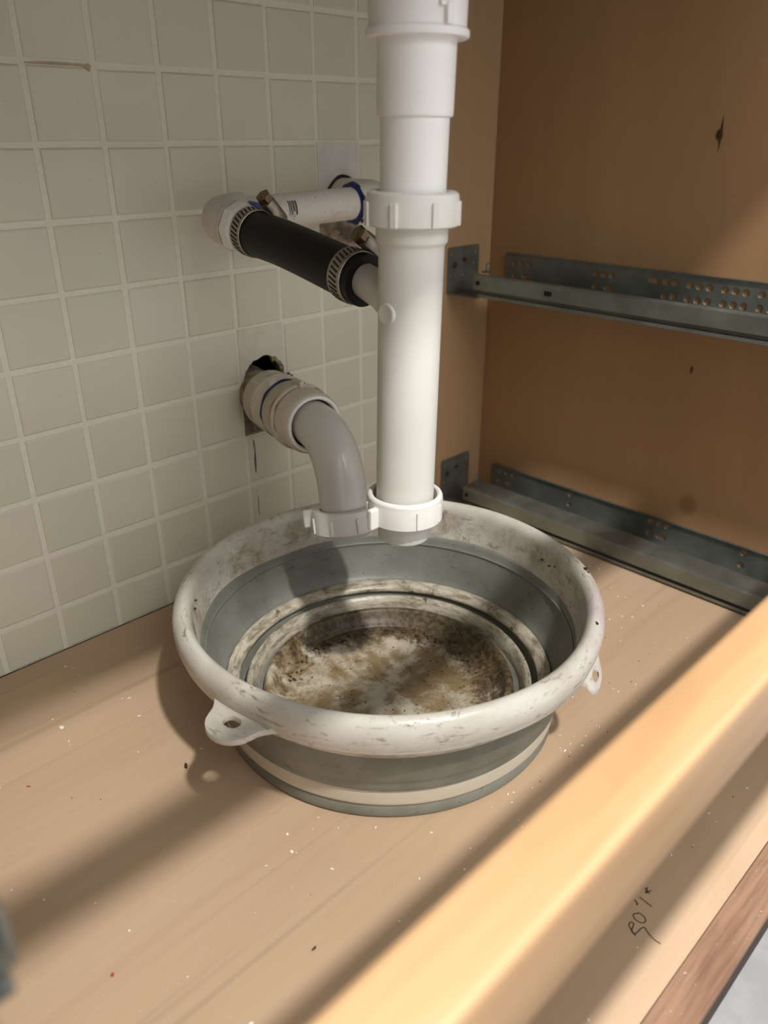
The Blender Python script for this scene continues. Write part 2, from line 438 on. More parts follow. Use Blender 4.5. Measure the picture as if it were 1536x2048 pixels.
# crumbling plaster around the two openings
def crumbs(region, n, s0, s1, mat, name, parent, yb=.0064):
    bm = NB()
    for _ in range(n):
        x = random.uniform(region[0], region[1]); z = random.uniform(region[2], region[3]); s = random.uniform(s0, s1)
        r = bmesh.ops.create_icosphere(bm, subdivisions=1, radius=s, matrix=Matrix.Translation((x, yb, z)) @ Matrix.Diagonal((random.uniform(.7, 1.6), .45, random.uniform(.7, 1.4), 1)))
        for v in r['verts']: v.co += Vector([random.uniform(-.25, .25)*s for _ in range(3)])
    o = part(name, bm, mat, parent); o['kind'] = 'stuff'; return o
crumbs((.156, .200, .146, .163), 60, .001, .0035, M_rough, 'plaster_rubble', wall)
crumbs((.258, .301, .305, .329), 70, .001, .0035, M_rough, 'plaster_rubble', wall)
bm = NB()
for t_, s_ in ((62, .0030), (50, .0036), (38, .0026), (28, .0034), (18, .0024)):
    t = math.radians(t_); r = bmesh.ops.create_icosphere(bm, subdivisions=1, radius=s_, matrix=Matrix.Translation((HOLE_LO[0]+.0250*math.cos(t), .0035, HOLE_LO[1]+.0245*math.sin(t))) @ Matrix.Rotation(t, 4, 'Y') @ Matrix.Diagonal((1.4, .8, .7, 1)))
    for v in r['verts']: v.co += Vector([random.uniform(-.4, .4)*s_ for _ in range(3)])
o = part('plaster_rubble', bm, M_rough, wall); o['kind'] = 'stuff'
def wall_strip(pts, w, mat, name, y=-.0004, parent=wall):
    """thin painted mark on the wall: polyline of (x, z), widths"""
    bm = NB(); prev = None
    for i, (x, z) in enumerate(pts):
        ww = w[i] if isinstance(w, (list, tuple)) else w
        q = pts[min(i+1, len(pts)-1)]; q0 = pts[max(i-1, 0)]; d = Vector((q[0]-q0[0], 0, q[1]-q0[1])).normalized(); nrm = Vector((d.z, 0, -d.x))
        a = Vector((x, y, z)) + nrm*ww/2; b = Vector((x, y, z)) - nrm*ww/2
        cur = [bm.verts.new(a), bm.verts.new(b), bm.verts.new(a+Vector((0, .0008, 0))), bm.verts.new(b+Vector((0, .0008, 0)))]
        if prev:
            for i0, i1 in ((0, 1), (1, 3), (3, 2), (2, 0)): bm.faces.new((prev[i0], prev[i1], cur[i1], cur[i0]))
        else: bm.faces.new((cur[0], cur[1], cur[3], cur[2]))
        prev = cur
    bm.faces.new((prev[0], prev[1], prev[3], prev[2]))
    return part(name, bm, mat, parent)
o = wall_strip([(.1603, .1378), (.1606, .132), (.1612, .127), (.1607, .118), (.1606, .110), (.1603, .1036)], [.0008, .0011, .0006, .0016, .0013, .0003], M_blue, 'cement_drip')
o['label'] = 'dark blue drip below the pipe hole'
wall_strip([(.1606, .079), (.1607, .0737), (.1605, .066), (.1605, .0571)], [.0003, .0009, .0006, .0004], M_stain_faint, 'drip_stain')
wall_strip([(.002, .4466), (.020, .4470), (.040, .4468), (.0485, .4464)], [.0006, .0016, .0012, .0014], M_stain_brown, 'rust_smear', y=-.0002)
wall_strip([(.0452, .4470), (.0462, .4448), (.0466, .4432)], [.0045, .0035, .0008], M_stain_brown, 'rust_smear', y=-.0003)

# ------------------------------------------------------------------ the cabinet
XL, XR, YF, ZT = -.303, .488, -.5325, .785
cab = top('sink_cabinet', 'pale birch plywood sink cabinet with an open front and a wooden rail', 'cabinet', (.09, -.27, 0))
bm = NB(); box(bm, (XL-.018, -.5115, -.018), (XR+.018, -.0005, 0)); part('bottom_panel', bm, M_ply_floor, cab)['label'] = 'dusty plywood cabinet bottom'
bm = NB(); box(bm, (XL-.018, YF, -.0050), (XR+.018, -.5118, .0006), .0008); part('edge_band', bm, M_oak, cab)['label'] = 'darker oak edging strip along the front'
bm = NB(); box(bm, (XL-.018, YF+.0006, -.026), (XR+.018, -.5118, -.0052)); part('front_lip_shade', bm, M_edge_shade, cab)  # dark strip, shade between edging and room floor put into its colour
bm = NB(); box(bm, (XR, YF, .0008), (XR+.018, -.0005, ZT)); part('side_panel', bm, M_ply_side, cab)['label'] = 'knotty plywood side panel'
bm = NB(); box(bm, (XL-.018, YF, .0008), (XL, -.0005, ZT)); part('side_panel', bm, M_ply_side, cab)
bm = NB(); box(bm, (.365, -.020, .0006), (XR-.0002, -.0012, ZT), .0006); part('back_stile', bm, M_ply_stile, cab)['label'] = 'narrow pale upright board in the back corner'
bm = NB(); box(bm, (XL, YF, .197), (XR, -.510, .234), .0022); part('front_rail', bm, M_rail, cab)['label'] = 'bright blond front rail'
bm = NB(); box(bm, (XL, YF, .446), (XR, -.510, .474), .0022); part('front_rail', bm, M_rail, cab)
bm = NB(); box(bm, (XL-.018, -.617, ZT+.0015), (XR+.018, -.0005, ZT+.038), .002); part('countertop', bm, M_patch_white, cab)
bm = NB(); box(bm, (-.16, -.485, .580), (.36, -.09, ZT+.001), .028); part('sink_bowl', bm, M_zinc, cab, True, 60)
bm = NB(); box(bm, (XL-.018, -.47, -.0998), (XR+.018, -.45, -.0185)); part('toe_kick', bm, M_edge_shade, cab)
# pencilled number on the cabinet bottom
def pencil(strokes, w=.00055):
    bm = NB()
    for st in strokes:
        prev = None
        for i, (x, y) in enumerate(st):
            q = st[min(i+1, len(st)-1)]; p0 = st[max(i-1, 0)]; d = Vector((q[0]-p0[0], q[1]-p0[1], 0)).normalized(); n = Vector((-d.y, d.x, 0))*w/2
            cur = (bm.verts.new(Vector((x, y, .00025))+n), bm.verts.new(Vector((x, y, .00025))-n))
            if prev: bm.faces.new((prev[0], prev[1], cur[1], cur[0]))
            prev = cur
    return bm
def smooth(pts, n=6):
    out = []
    for i in range(len(pts)-1):
        p0, p1, p2, p3 = [Vector(pts[min(max(i+k, 0), len(pts)-1)]) for k in (-1, 0, 1, 2)]
        for j in range(n):
            t = j/n; out.append(tuple(.5*((2*p1)+(p2-p0)*t+(2*p0-5*p1+4*p2-p3)*t*t+(3*p1-p0-3*p2+p3)*t**3)))
    return out + [tuple(pts[-1])]
st = [smooth([(.0539, -.4859), (.0561, -.4813), (.0578, -.4796), (.0598, -.4797), (.0601, -.4812), (.0579, -.482), (.0553, -.4826), (.0543, -.4847), (.0568, -.4854), (.06, -.4857), (.0621, -.4866), (.0614, -.4882), (.0601, -.4909), (.0592, -.4946), (.0594, -.498)]),
      smooth([(.0671, -.4793), (.0654, -.4782), (.0638, -.4791), (.0629, -.4817), (.0636, -.4841), (.0653, -.4852), (.0671, -.4847), (.0684, -.4824), (.0681, -.48), (.0668, -.4793)]),
      [(.0779, -.4750), (.0777, -.4789), (.0771, -.483)], smooth([(.0859, -.474), (.0847, -.476), (.0842, -.4779)]), [(.0875, -.4749), (.0846, -.4758), (.0830, -.4764)], [(.0827, -.4758), (.0871, -.4777)], [(.0745, -.4738), (.0728, -.4768)]]
part('pencil_mark', pencil(st), plain('pencil', lin(62, 48, 40), .7), cab)['label'] = 'handwritten pencil number'

# ------------------------------------------------------------------ drawer slides
def holes_u():
    U = [(-.0564, .2746), (-.0665, .2747), (-.0759, .2747), (-.0566, .2621), (-.1588, .2746), (-.168, .2745), (-.1772, .2746), (-.1583, .2623),
         (-.2351, .2749), (-.2445, .2749), (-.2594, .2749), (-.2687, .2746), (-.2783, .2745), (-.2928, .2745), (-.3025, .2745), (-.3121, .2743), (-.3261, .2744),
         (-.2354, .2621), (-.2444, .2624), (-.2588, .2622), (-.2686, .2619), (-.278, .2619), (-.2931, .2621), (-.3025, .262), (-.3117, .262), (-.3262, .2623),
         (-.336, .2744), (-.336, .2622), (-.3457, .2744)]
    return [circ(y, z-.2470, .0035) for y, z in U] + [slot(-.0724, .0147, .0105, .0062), slot(-.174, .0147, .0105, .0062), slot(-.2227, .0281, .0115, .0062)]
def holes_l():
    L = [(-.0559, .0255), (-.0653, .0256), (-.0747, .0258), (-.0554, .0130), (-.1575, .0262), (-.1568, .0138), (-.2585, .0266), (-.268, .0265), (-.2775, .0268), (-.2578, .0130), (-.3589, .0264), (-.3584, .0131)]
    return [circ(y, z-.002, .0035) for y, z in L] + [slot(-.0698, .0109, .0112, .0062), slot(-.2722, .0109, .0125, .0062)]
def slide(label, z0, x_panel, sgn, ftop, yr, yf, holes, group=None, bracket=True, back=.0242):
    """undermount slide; sgn=+1 on the right-hand panel (runner lies towards -x)"""
    X = lambda d: x_panel - sgn*d                    # distance from the panel
    rt = top('drawer_slide', label, 'drawer slide', (X(.04), (yr+yf)/2, z0), group)
    # flange on the panel, with real holes and a folded top edge
    bm = plate([(yf, 0), (yr+.012, 0), (yr+.012, ftop-.002), (yr+.010, ftop), (yf, ftop)], holes, .0014, YZ(X(.0011)))
    bmesh.ops.translate(bm, vec=(0, 0, z0), verts=bm.verts[:])
    fl_ = part('mounting_flange', bm, M_zinc, rt)
    bm = NB(); obox(bm, (X(.0026), (yr+.010+yf)/2, z0+ftop+.0002), (1, 0, 0), (0, 1, 0), (0, 0, 1), (.0026, yr+.010-yf, .0012), .0003)
    part('folded_edge', bm, M_zinc, fl_)
    # cabinet member: floor web and the lower lip
    bm = NB(); lo, hi = sorted((X(.0018), X(.070))); box(bm, (lo, yf, z0), (hi, yr, z0+.0012))
    lo, hi = sorted((X(.0690), X(.0712))); box(bm, (lo, yf, z0), (hi, yr-.006, z0+.0036), .0004)
    part('cabinet_member', bm, M_zinc, rt)
    # drawer member: inverted channel on top
    prof = [(.0712, .0068), (.0728, .0080), (.0732, .0222), (.0722, .0236), (.0695, .0242), (.0445, back), (.0420, back-.001), (.0412, back-.0032), (.0412, .0060), (.0424, .0060), (.0424, back-.0036), (.0450, back-.0014), (.0690, .0228), (.0716, .0212), (.0712, .0068)]
    bm = NB(); A, B = [], []
    for d, z in prof[:-1]:
        A.append(bm.verts.new((X(d), yr, z0+z))); B.append(bm.verts.new((X(d), yf, z0+z)))
    for i in range(len(A)): j = (i+1) % len(A); bm.faces.new((A[i], A[j], B[j], B[i]))
    bm.faces.new(A); bm.faces.new(B)
    run = part('drawer_member', bm, M_zinc, rt)
    bm = NB(); lo, hi = sorted((X(.046), X(.068))); box(bm, (lo, yf+.01, z0+.003), (hi, yr-.01, z0+.0160)); part('inner_member', bm, M_zinc_dark, rt)
    # small details: side slot, rear pin hole, rear hook
    if bracket and z0 > .1:
      bm = NB(); obox(bm, (X(.0733), -.150, z0+.0150), (1, 0, 0), (0, 1, 0), (0, 0, 1), (.0008, .0085, .0045), .0006); part('side_slot', bm, M_slot, run)
    bm = NB(); lathe(bm, [(.0024, 0), (.0024, .0006)], (X(.0731), yr-.006, z0+.0150), (-sgn, 0, 0), 16, cap0=True, cap1=True); part('pin_hole', bm, M_slot, run)
    bm = NB(); sweep(bm, [(X(.056), yr-.004, z0+.0242), (X(.056), yr-.004, z0+.0300), (X(.0545), yr-.004, z0+.0325), (X(.049), yr-.004, z0+.0330)], .0013, 8)
    obox(bm, (X(.058), yr-.006, z0+.0250), (1, 0, 0), (0, 1, 0), (0, 0, 1), (.0085, .009, .0018), .0004); part('rear_hook', bm, M_zinc, rt)
    if bracket:
        b = [(.4197, .2842), (.4599, .2845), (.4241, .2732), (.4576, .2729), (.4193, .2627), (.439, .2617), (.4592, .2628), (.424, .2470), (.4404, .2780)]
        hs = [circ(x, z-.2470, .0019, 12) for x, z in b] + [slot(.439, .0395, .0017, .0065), slot(.4387, .0067, .0017, .0062)]
        bm = plate(rrect(.4138, -.004, .4655, .0448, .003), hs, .0014, XZ(-.0209)); bmesh.ops.translate(bm, vec=(0, 0, z0+.002), verts=bm.verts[:])
        br = part('rear_bracket', bm, M_zinc_dark, rt)
        bm = NB(); box(bm, (.4138, yr-.004, z0-.0014), (.4600, -.0216, z0-.0002)); part('bracket_foot', bm, M_zinc_dark, br)
        for x, z in ((.4241, .0285), (.4404, .0332)):
            bm = NB(); lathe(bm, [(.0034, 0), (.0030, .0012), (.0010, .0018)], (x, -.0216, z0+z), (0, -1, 0), 14, cap1=True); part('screw', bm, M_screw, br, True)
    return rt
slide('upper galvanised drawer slide on the plywood side panel', .2470, XR, 1, .0375, -.0560, -.505, holes_u(), 'drawer slides', back=.0180)
slide('lower galvanised drawer slide resting near the cabinet bottom beside the basin', .0022, XR, 1, .0305, -.0545, -.505, holes_l(), 'drawer slides')
slide('blurred end of the drawer slide at the left edge of the photo', .2470, XL, -1, .0375, -.0560, -.471, [], 'drawer slides', bracket=False)

# ------------------------------------------------------------------ collapsible basin
BC = (.1057, -.2393)
bas = top('collapsible_basin', 'soiled round white and grey collapsible basin on the cabinet bottom', 'basin', (*BC, 0))
cen = (*BC, 0)
def lat(prof, mat, name, n=160, closed=True, parent=bas, wob=None):
    bm = NB(); lathe(bm, prof, cen, n=n, closed=closed, ref=(1, 0, 0), wob=wob); return part(name, bm, mat, parent, True, 50)
def rnd(prof, k=3):
    """Catmull-Rom refine of a closed profile"""
    m = len(prof); out = []
    for i in range(m):
        p0, p1, p2, p3 = [Vector(prof[(i+d) % m]) for d in (-1, 0, 1, 2)]
        for j in range(k):
            t = j/k; q = .5*((2*p1)+(p2-p0)*t+(2*p0-5*p1+4*p2-p3)*t*t+(3*p1-p0-3*p2+p3)*t**3); out.append((q.x, q.y))
    return out
lump = lambda t, h: .0005*math.sin(3*t+1)+.0003*math.sin(7*t)
rim = lat(rnd([(.1405, .0665), (.1420, .078), (.1432, .090), (.1448, .0985), (.1482, .1030), (.1520, .1030), (.1558, .0995), (.1576, .0940), (.1572, .0870), (.1556, .0815), (.1548, .0790), (.1535, .0788),
               (.1530, .0815), (.1520, .0900), (.1490, .0965), (.1468, .0930), (.1455, .0780), (.1440, .0668)], 3), M_rim, 'rim', wob=lump)
rim['label'] = 'scuffed white rolled rim'
wall_g = lat(rnd([(.1403, .0690), (.1390, .0650), (.1378, .0625), (.1372, .0595), (.1335, .0460), (.1295, .0345), (.1262, .0302), (.1262, .0275), (.1300, .0258), (.1325, .0290), (.1338, .0360), (.1352, .0385), (.1388, .0500), (.1425, .0640), (.1432, .0720)], 2), M_sil, 'collapsible_wall')
wall_g['label'] = 'grey silicone wall'
lat(rnd([(.1385, .0630), (.1378, .0640), (.1370, .0632), (.1372, .0618), (.1385, .0615)], 2), M_sil, 'wall_ridge', parent=wall_g)
# stepped white and dirty folds inside, white band outside
lat(rnd([(.1255, .0300), (.1245, .0312), (.1195, .0290), (.1165, .0268), (.1158, .0245), (.1175, .0225), (.1250, .0215), (.1255, .0140), (.1290, .0125), (.1298, .0150), (.1300, .0235), (.1295, .0258), (.1275, .0270)], 2), M_ring, 'white_band')
lat(rnd([(.1165, .0140), (.1140, .0120), (.1125, .0110), (.1110, .0100), (.1160, .0105), (.1240, .0130), (.1245, .0180), (.1190, .0215)], 2), M_sil, 'lower_fold')
lat(rnd([(.1118, .0190), (.1100, .0236), (.1080, .0232), (.1055, .0200), (.1035, .0140), (.1030, .0105), (.1060, .0095), (.1110, .0100)], 2), M_ring, 'inner_step')
lat(rnd([(.1040, .0120), (.1010, .0105), (.0975, .0100), (.0955, .0085), (.0970, .0070), (.1040, .0080)], 2), M_sil, 'lower_fold')
lat(rnd([(.0985, .0120), (.0970, .0180), (.0945, .0200), (.0920, .0192), (.0905, .0170), (.0870, .0110), (.0820, .0078), (.0830, .0060), (.0900, .0060), (.0970, .0075)], 2), M_base, 'floor_step')
bm = NB(); lathe(bm, [(.1262, .0), (.1278, .0030), (.1280, .0100), (.1270, .0126), (.1200, .0126), (.100, .0060), (.0860, .0062), (.0815, .0082), (.0775, .0072), (.060, .0068), (.0001, .0068)], cen, n=128, ref=(1, 0, 0)); 
lathe(bm, [(.1262, .0), (.110, .0), (.0001, .0)], cen, n=128)
bs = part('base', bm, M_base, bas, True, 40)
bm = NB(); lathe(bm, rnd([(.1268, .0006), (.1288, .0030), (.1290, .0095), (.1278, .0124), (.1262, .0120), (.1256, .0020)], 2), cen, n=128, closed=True, ref=(1, 0, 0)); part('foot_band', bm, M_sil, bas, True, 50)
# drain plug bump on the basin floor
bm = NB(); pc = Vector((BC[0]-.064, BC[1]-.0315, .0066))
lathe(bm, [(.0120, 0), (.0118, .0030), (.0100, .0050), (.0060, .0056), (.0001, .0054)], pc, n=28); part('plug_boss', bm, M_ring, bas, True, 50)
# hanging ears with holes
def ear(ang, mat, bend, name, label, w=.031, ln=.0245, z=.0835, tw=0):
    a = math.radians(ang); er = Vector((math.cos(a), math.sin(a), 0)); et = Vector((-er.y, er.x, 0))
    pts = []
    N = 40
    for i in range(N+1):                          # outline in (tangential, radial): flared foot, round tip
        s = -1+2*i/N; x = s*w
        if abs(s) < .56: q = s/.56; y = ln*(.42+.58*math.sqrt(max(0, 1-q*q)))
        else: q = (abs(s)-.56)/.44; y = ln*.42*(1-q)**2*1.0
        pts.append((x, y))
    pts = [(w, -.008), (-w, -.008)] + pts
    m = basis(-et, er, Vector(cen) + er*.1535 + Vector((0, 0, z)))
    bm = plate([(-x, y) for x, y in pts][::-1], [slot(.0, .0100, .0135, .0100, 6)], .0030, Matrix.Identity(4), .0006)
    for v in bm.verts:                             # follow the rim curve, then droop
        y = max(0, v.co.y); v.co.y -= (v.co.x**2)/(2*.155); v.co.z -= math.sin(bend)*y + (.0 if y > 0 else 0)
        if y > 0: v.co.y -= y*(1-math.cos(bend))
    bmesh.ops.transform(bm, matrix=m, verts=bm.verts[:])
    p = part(name, bm, mat, rim, True, 40); p['label'] = label
ear(-170.2, M_rim, .05, 'ear', 'white ear with a round hanging hole')
ear(-72.5, M_rim, 1.15, 'ear', 'drooping mauve-stained ear', w=.026, ln=.019, z=.0815)
# caked dirt lumps inside the basin (uncountable)
bm = NB()
def lumpat(x, y, z, s, flat=.5):
    r = bmesh.ops.create_icosphere(bm, subdivisions=1, radius=s, matrix=Matrix.Translation((x, y, z)) @ Matrix.Rotation(random.uniform(0, 6), 4, 'Z') @ Matrix.Diagonal((random.uniform(.7, 1.8), 1, flat, 1)))
    for v in r['verts']: v.co += Vector([random.uniform(-.3, .3)*s for _ in range(3)])
for _ in range(120):
    t = random.uniform(0, 2*math.pi); q = .08*math.sqrt(random.random()); lumpat(BC[0]+q*math.cos(t), BC[1]+q*math.sin(t), .0072, random.uniform(.0002, .0007))
for _ in range(90):
    t = random.uniform(-.6, 2.4); q = random.uniform(.072, .082); lumpat(BC[0]+q*math.cos(t), BC[1]+q*math.sin(t), .0078, random.uniform(.0004, .0014))
for ang, r, z, s in ((40, .1450, .0960, .0016), (41, .1449, .0950, .0013), (33, .1438, .092, .0009), (-38, .1515, .1030, .0018), (-39.5, .1518, .1028, .0012), (-66, .1515, .1030, .0012), (-22, .1425, .0850, .0014), (-25, .1430, .0880, .0013), (-18, .1425, .086, .0012), (139, .1432, .0930, .0014), (142, .1430, .0905, .0012)):
    t = math.radians(ang); lumpat(BC[0]+r*math.cos(t), BC[1]+r*math.sin(t), z, s, .7)
o = part('caked_dirt', bm, plain('caked_dirt', lin(66, 50, 30), .9, var=.5, scale=300), bas); o['kind'] = 'stuff'

# ------------------------------------------------------------------ vertical drain pipe
def axp(z): return Vector((.0931+.01045*(z-.19), -.2671-.01045*(z-.19), z))
AX = (axp(1)-axp(0)).normalized()
pipe = top('drain_pipe', 'tall white vertical drain pipe hanging open over the basin', 'drain pipe', tuple(axp(.157)))
A0 = axp(0)
cdir = Vector((-.7072, -.7071, 0)); rdir = Vector((.7111, -.7031, 0))
def radial(deg):  # 0 = towards the viewer, + = viewer's right
    return (cdir*math.cos(math.radians(deg)) + rdir*math.sin(math.radians(deg))).normalized()
def lz(bm, prof, n=72, closed=False, **k): lathe(bm, prof, A0, AX, n, closed, **k)
bm = NB(); lz(bm, [(.0155, .205), (.0155, .1580), (.0160, .1574), (.0170, .1574), (.0176, .1585), (.0181, .1700), (.0182, .185)])
part('outlet_collar', bm, M_pvc_lo, pipe, True)
bm = NB(); lz(bm, [(.0170, .168), (.0190, .1682), (.0190, .172), (.0191, .342), (.0191, .345), (.0196, .3462), (.0206, .3474), (.0208, .3482), (.0208, .3555), (.0206, .3562), (.0178, .358)])
tube = part('branch_tailpiece', bm, M_pvc_lo, pipe, True, 40)
def nut(bm, z0, z1, r, rin, lip=.0022, n=72):
    lz(bm, [(rin, z0), (r-.0012, z0), (r, z0+.0010), (r, z1-lip-.0018), (r-.0004, z1-lip-.0006), (r-.0003, z1-lip), (r-.0008, z1-.0010), (r-.0022, z1), (rin+.0010, z1), (rin, z1-.0010)], n, True)
def rib(bm, zc, r, deg, size, off=0.0, bev=.0006):
    d = radial(deg); t = Vector((0, 0, 1)).cross(d)
    obox(bm, axp(zc)+d*(r+off), d, t, (0, 0, 1), size, bev)
bm = NB(); nut(bm, .1715, .1900, .0254, .0215)
n2 = part('slip_nut', bm, M_nut, pipe, True, 40)
for dg in (18, 62, 105, 150, 195, 240, 285):
    bm = NB(); rib(bm, .1790, .0252, dg, (.0022, .0016, .0125)); part('grip_rib', bm, M_nut, n2)
bm = NB(); d = radial(-48); t = Vector((0, 0, 1)).cross(d)
obox(bm, axp(.1785)+d*.0275-t*.000, d, t, (0, 0, 1), (.0080, .0042, .0145), .0012); part('wing', bm, M_nut, n2)
bm = NB(); nut(bm, .3560, .3745, .0266, .0196, .0030)
n1 = part('slip_nut', bm, M_nut, pipe, True, 40)
for dg in (-72, -24, 26, 74, 120, 168, 215, 262):
    bm = NB(); rib(bm, .3630, .0266, dg, (.0022, .0042, .0130), .0002); part('grip_rib', bm, M_nut, n1)
bm = NB(); lz(bm, [(.0170, .362), (.0186, .362), (.0186, .366), (.0189, .4095), (.0189, .4112), (.0196, .4113), (.0205, .4118), (.0208, .4132), (.0208, .4150), (.0210, .445), (.0210, .449)]); part('extension_tube', bm, M_pvc, pipe, True)
bm = NB(); lz(bm, [(.0205, .4478), (.0258, .4474), (.0270, .4480), (.0273, .4492), (.0272, .4512), (.0262, .4520), (.0256, .4526), (.0258, .520), (.0290, .530), (.045, .565), (.047, .5795), (.020, .5798)]); cup = part('strainer_nut', bm, M_pvc, pipe, True)
bm = NB(); d = radial(33); t = Vector((0, 0, 1)).cross(d)
obox(bm, axp(.4565)+d*.0262, d, t, (0, 0, 1), (.0046, .0040, .0098), .0010)
obox(bm, axp(.4605)+d*.0258+t*(-.0022), d, t, (0, 0, 1), (.0034, .0060, .0024), .0008)
part('lug', bm, M_pvc, cup)
bm = NB(); d = radial(-47); lathe(bm, [(.0066, -.002), (.0064, .0008), (.0056, .0013), (.0040, .0010), (.0001, .0010)], axp(.3085)+d*.0188, d, 28); part('moulded_boss', bm, M_pvc_lo, tube, True)
B0 = axp(.308); B1 = Vector((.0985, -.221, .3215)); bd = (B1-B0).normalized()
bm = NB(); lathe(bm, [(.0120, .016), (.0118, .0215), (.0108, .023), (.0104, .075)], B0, bd, 32, cap1=True); part('branch_inlet', bm, M_pvc_lo, tube, True)
bm = NB(); dp = axp(.1574)+radial(-33)*.0120
lathe(bm, [(.0001, -.0046), (.0010, -.0042), (.0013, -.0032), (.0010, -.0020), (.0005, -.0008), (.0008, .0004)], dp, (0, 0, 1), 14)
tw = NT('water', .02); tw.b.inputs['Transmission Weight'].default_value = 1.0; tw.b.inputs['IOR'].default_value = 1.33; tw.color((1, 1, 1, 1))
part('water_drop', bm, tw.m, pipe, True)

# ------------------------------------------------------------------ upper waste pipe on the wall
E1 = Vector((.1062, -.050, .3452)); E2 = Vector((.2820, -.050, .3492))
H1 = Vector((.1112, -.0945, .3380))
up = top('waste_pipe', 'upper white pipe with two elbows running along the tile wall', 'pipe', tuple(E1))
dx = (E2-E1).normalized(); dh = (H1-E1).normalized()
def elbow(bm, c, d0, d1, r, l0, l1, rb=.020):
    """90-degree fitting: socket along d0 and d1 from corner c"""
    d0 = d0.normalized(); d1 = d1.normalized()
    p0 = c+d0*rb; p1 = c+d1*rb; pts = [c+d0*l0]; rr = [r]
    for i in range(13):
        t = i/12; pts.append(p0*(1-t)**2 + c*2*t*(1-t) + p1*t*t); rr.append(r*.985)
    pts.append(c+d1*l1); rr.append(r)
    sweep(bm, pts, rr, 36)
bm = NB(); sweep(bm, [E1+dx*.018, E1.lerp(E2, .5), E2-dx*.018], .0135, 36); lp = part('straight_pipe', bm, M_pvc_wall, up, True)
bm = NB(); elbow(bm, E1, dx, dh, .0172, .0250, .0250); el1 = part('elbow', bm, M_pvc_wall, up, True)
bm = NB(); elbow(bm, E2, -dx, Vector((0, 1, 0)), .0176, .0330, .0700); el2 = part('elbow', bm, M_pvc_wall, up, True)
bm = NB(); lathe(bm, [(.0182, .0), (.0185, .0012), (.0182, .0024)], E1+dh*.0228, dh, 36); part('socket_bead', bm, M_pvc_wall, el1, True)
bm = NB(); lathe(bm, [(.0150, .024), (.0188, .0262), (.0190, .0335), (.0180, .0362), (.0120, .0365), (.0110, .050)], E1, dh, 8, cap1=True); part('hex_adapter', bm, M_pvc, up)
bm = NB()
def jag(t, h): return .0004*math.sin(5*t)+.0003*math.sin(11*t+1)
lathe(bm, [(.0137, -.0352), (.0152, -.0348), (.0172, -.0338), (.0177, -.0322), (.0165, -.0318)], E2, dx, 48, wob=jag); gb = part('blue_cement', bm, M_blue, el2, True); gb['label'] = 'smeared dark blue cement ring'
bm = NB(); obox(bm, E2-dx*.0335+Vector((.002, -.0125, -.0135)), (1, .2, .35), (0, 1, 0), (-.35, 0, 1), (.0062, .0012, .0026), .0004); part('cement_tag', bm, M_blue, gb)
bm = NB()   # loose flap of blue between elbow and clamp
q = E1+dx*.0285; fv = [q+Vector((-.006, -.0142, .0115)), q+Vector((.0035, -.0148, .0095)), q+Vector((.0080, -.0150, .0045)), q+Vector((.0110, -.0158, -.0015)), q+Vector((.0010, -.0160, .0018))]
a = [bm.verts.new(p) for p in fv]; b = [bm.verts.new(p+Vector((-.0005, -.0010, .0003))) for p in fv]
bm.faces.new(a); bm.faces.new(b[::-1])
for i in range(5): bm.faces.new((a[i], a[(i+1) % 5], b[(i+1) % 5], b[i]))
part('cement_flap', bm, M_blue, el1)['label'] = 'blue cement flap'
bm = NB()   # printed bar code on the pipe
u0, v0, _ = frame(dx); base_p = E1.lerp(E2, .5)
xs = [(0, .0008), (.0012, .0004), (.0020, .0010), (.0036, .0006), (.0046, .0012), (.0064, .0005), (.0072, .0012)]
for x, w in xs:
    for k in range(4):
        t0, t1 = [math.radians(128-12*(kk)) for kk in (k, k+1)]
        def sp(t, xx): return E1 + dx*(.0625+xx) + (Vector((0, -1, 0))*math.sin(t)+Vector((0, 0, 1))*-math.cos(t))*.01362
        if k == 3 and x in (.0012, .0046): continue
        bm.faces.new([bm.verts.new(sp(t, xx)) for t, xx in ((t0, x), (t0, x+w), (t1, x+w), (t1, x))])
for (tt, x, w) in ((74, .0050, .0008), (70, .0038, .0006), (62, .0052, .0005)):
    t0, t1 = math.radians(tt), math.radians(tt+5)
    bm.faces.new([bm.verts.new(sp(t, xx)) for t, xx in ((t0, x), (t0, x+w), (t1, x+w), (t1, x))])
part('bar_code_print', bm, M_ink, lp)['label'] = 'smudged black bar code print'
bm = NB(); lathe(bm, [(.0180, -.0008), (.0192, -.0012), (.0196, .0010), (.0180, .0012)], Vector((E2.x, -.0015, E2.z)), (0, 1, 0), 40, wob=lambda t, h: .0008*math.sin(3*t)); part('wall_seal', bm, M_ink, el2, True)

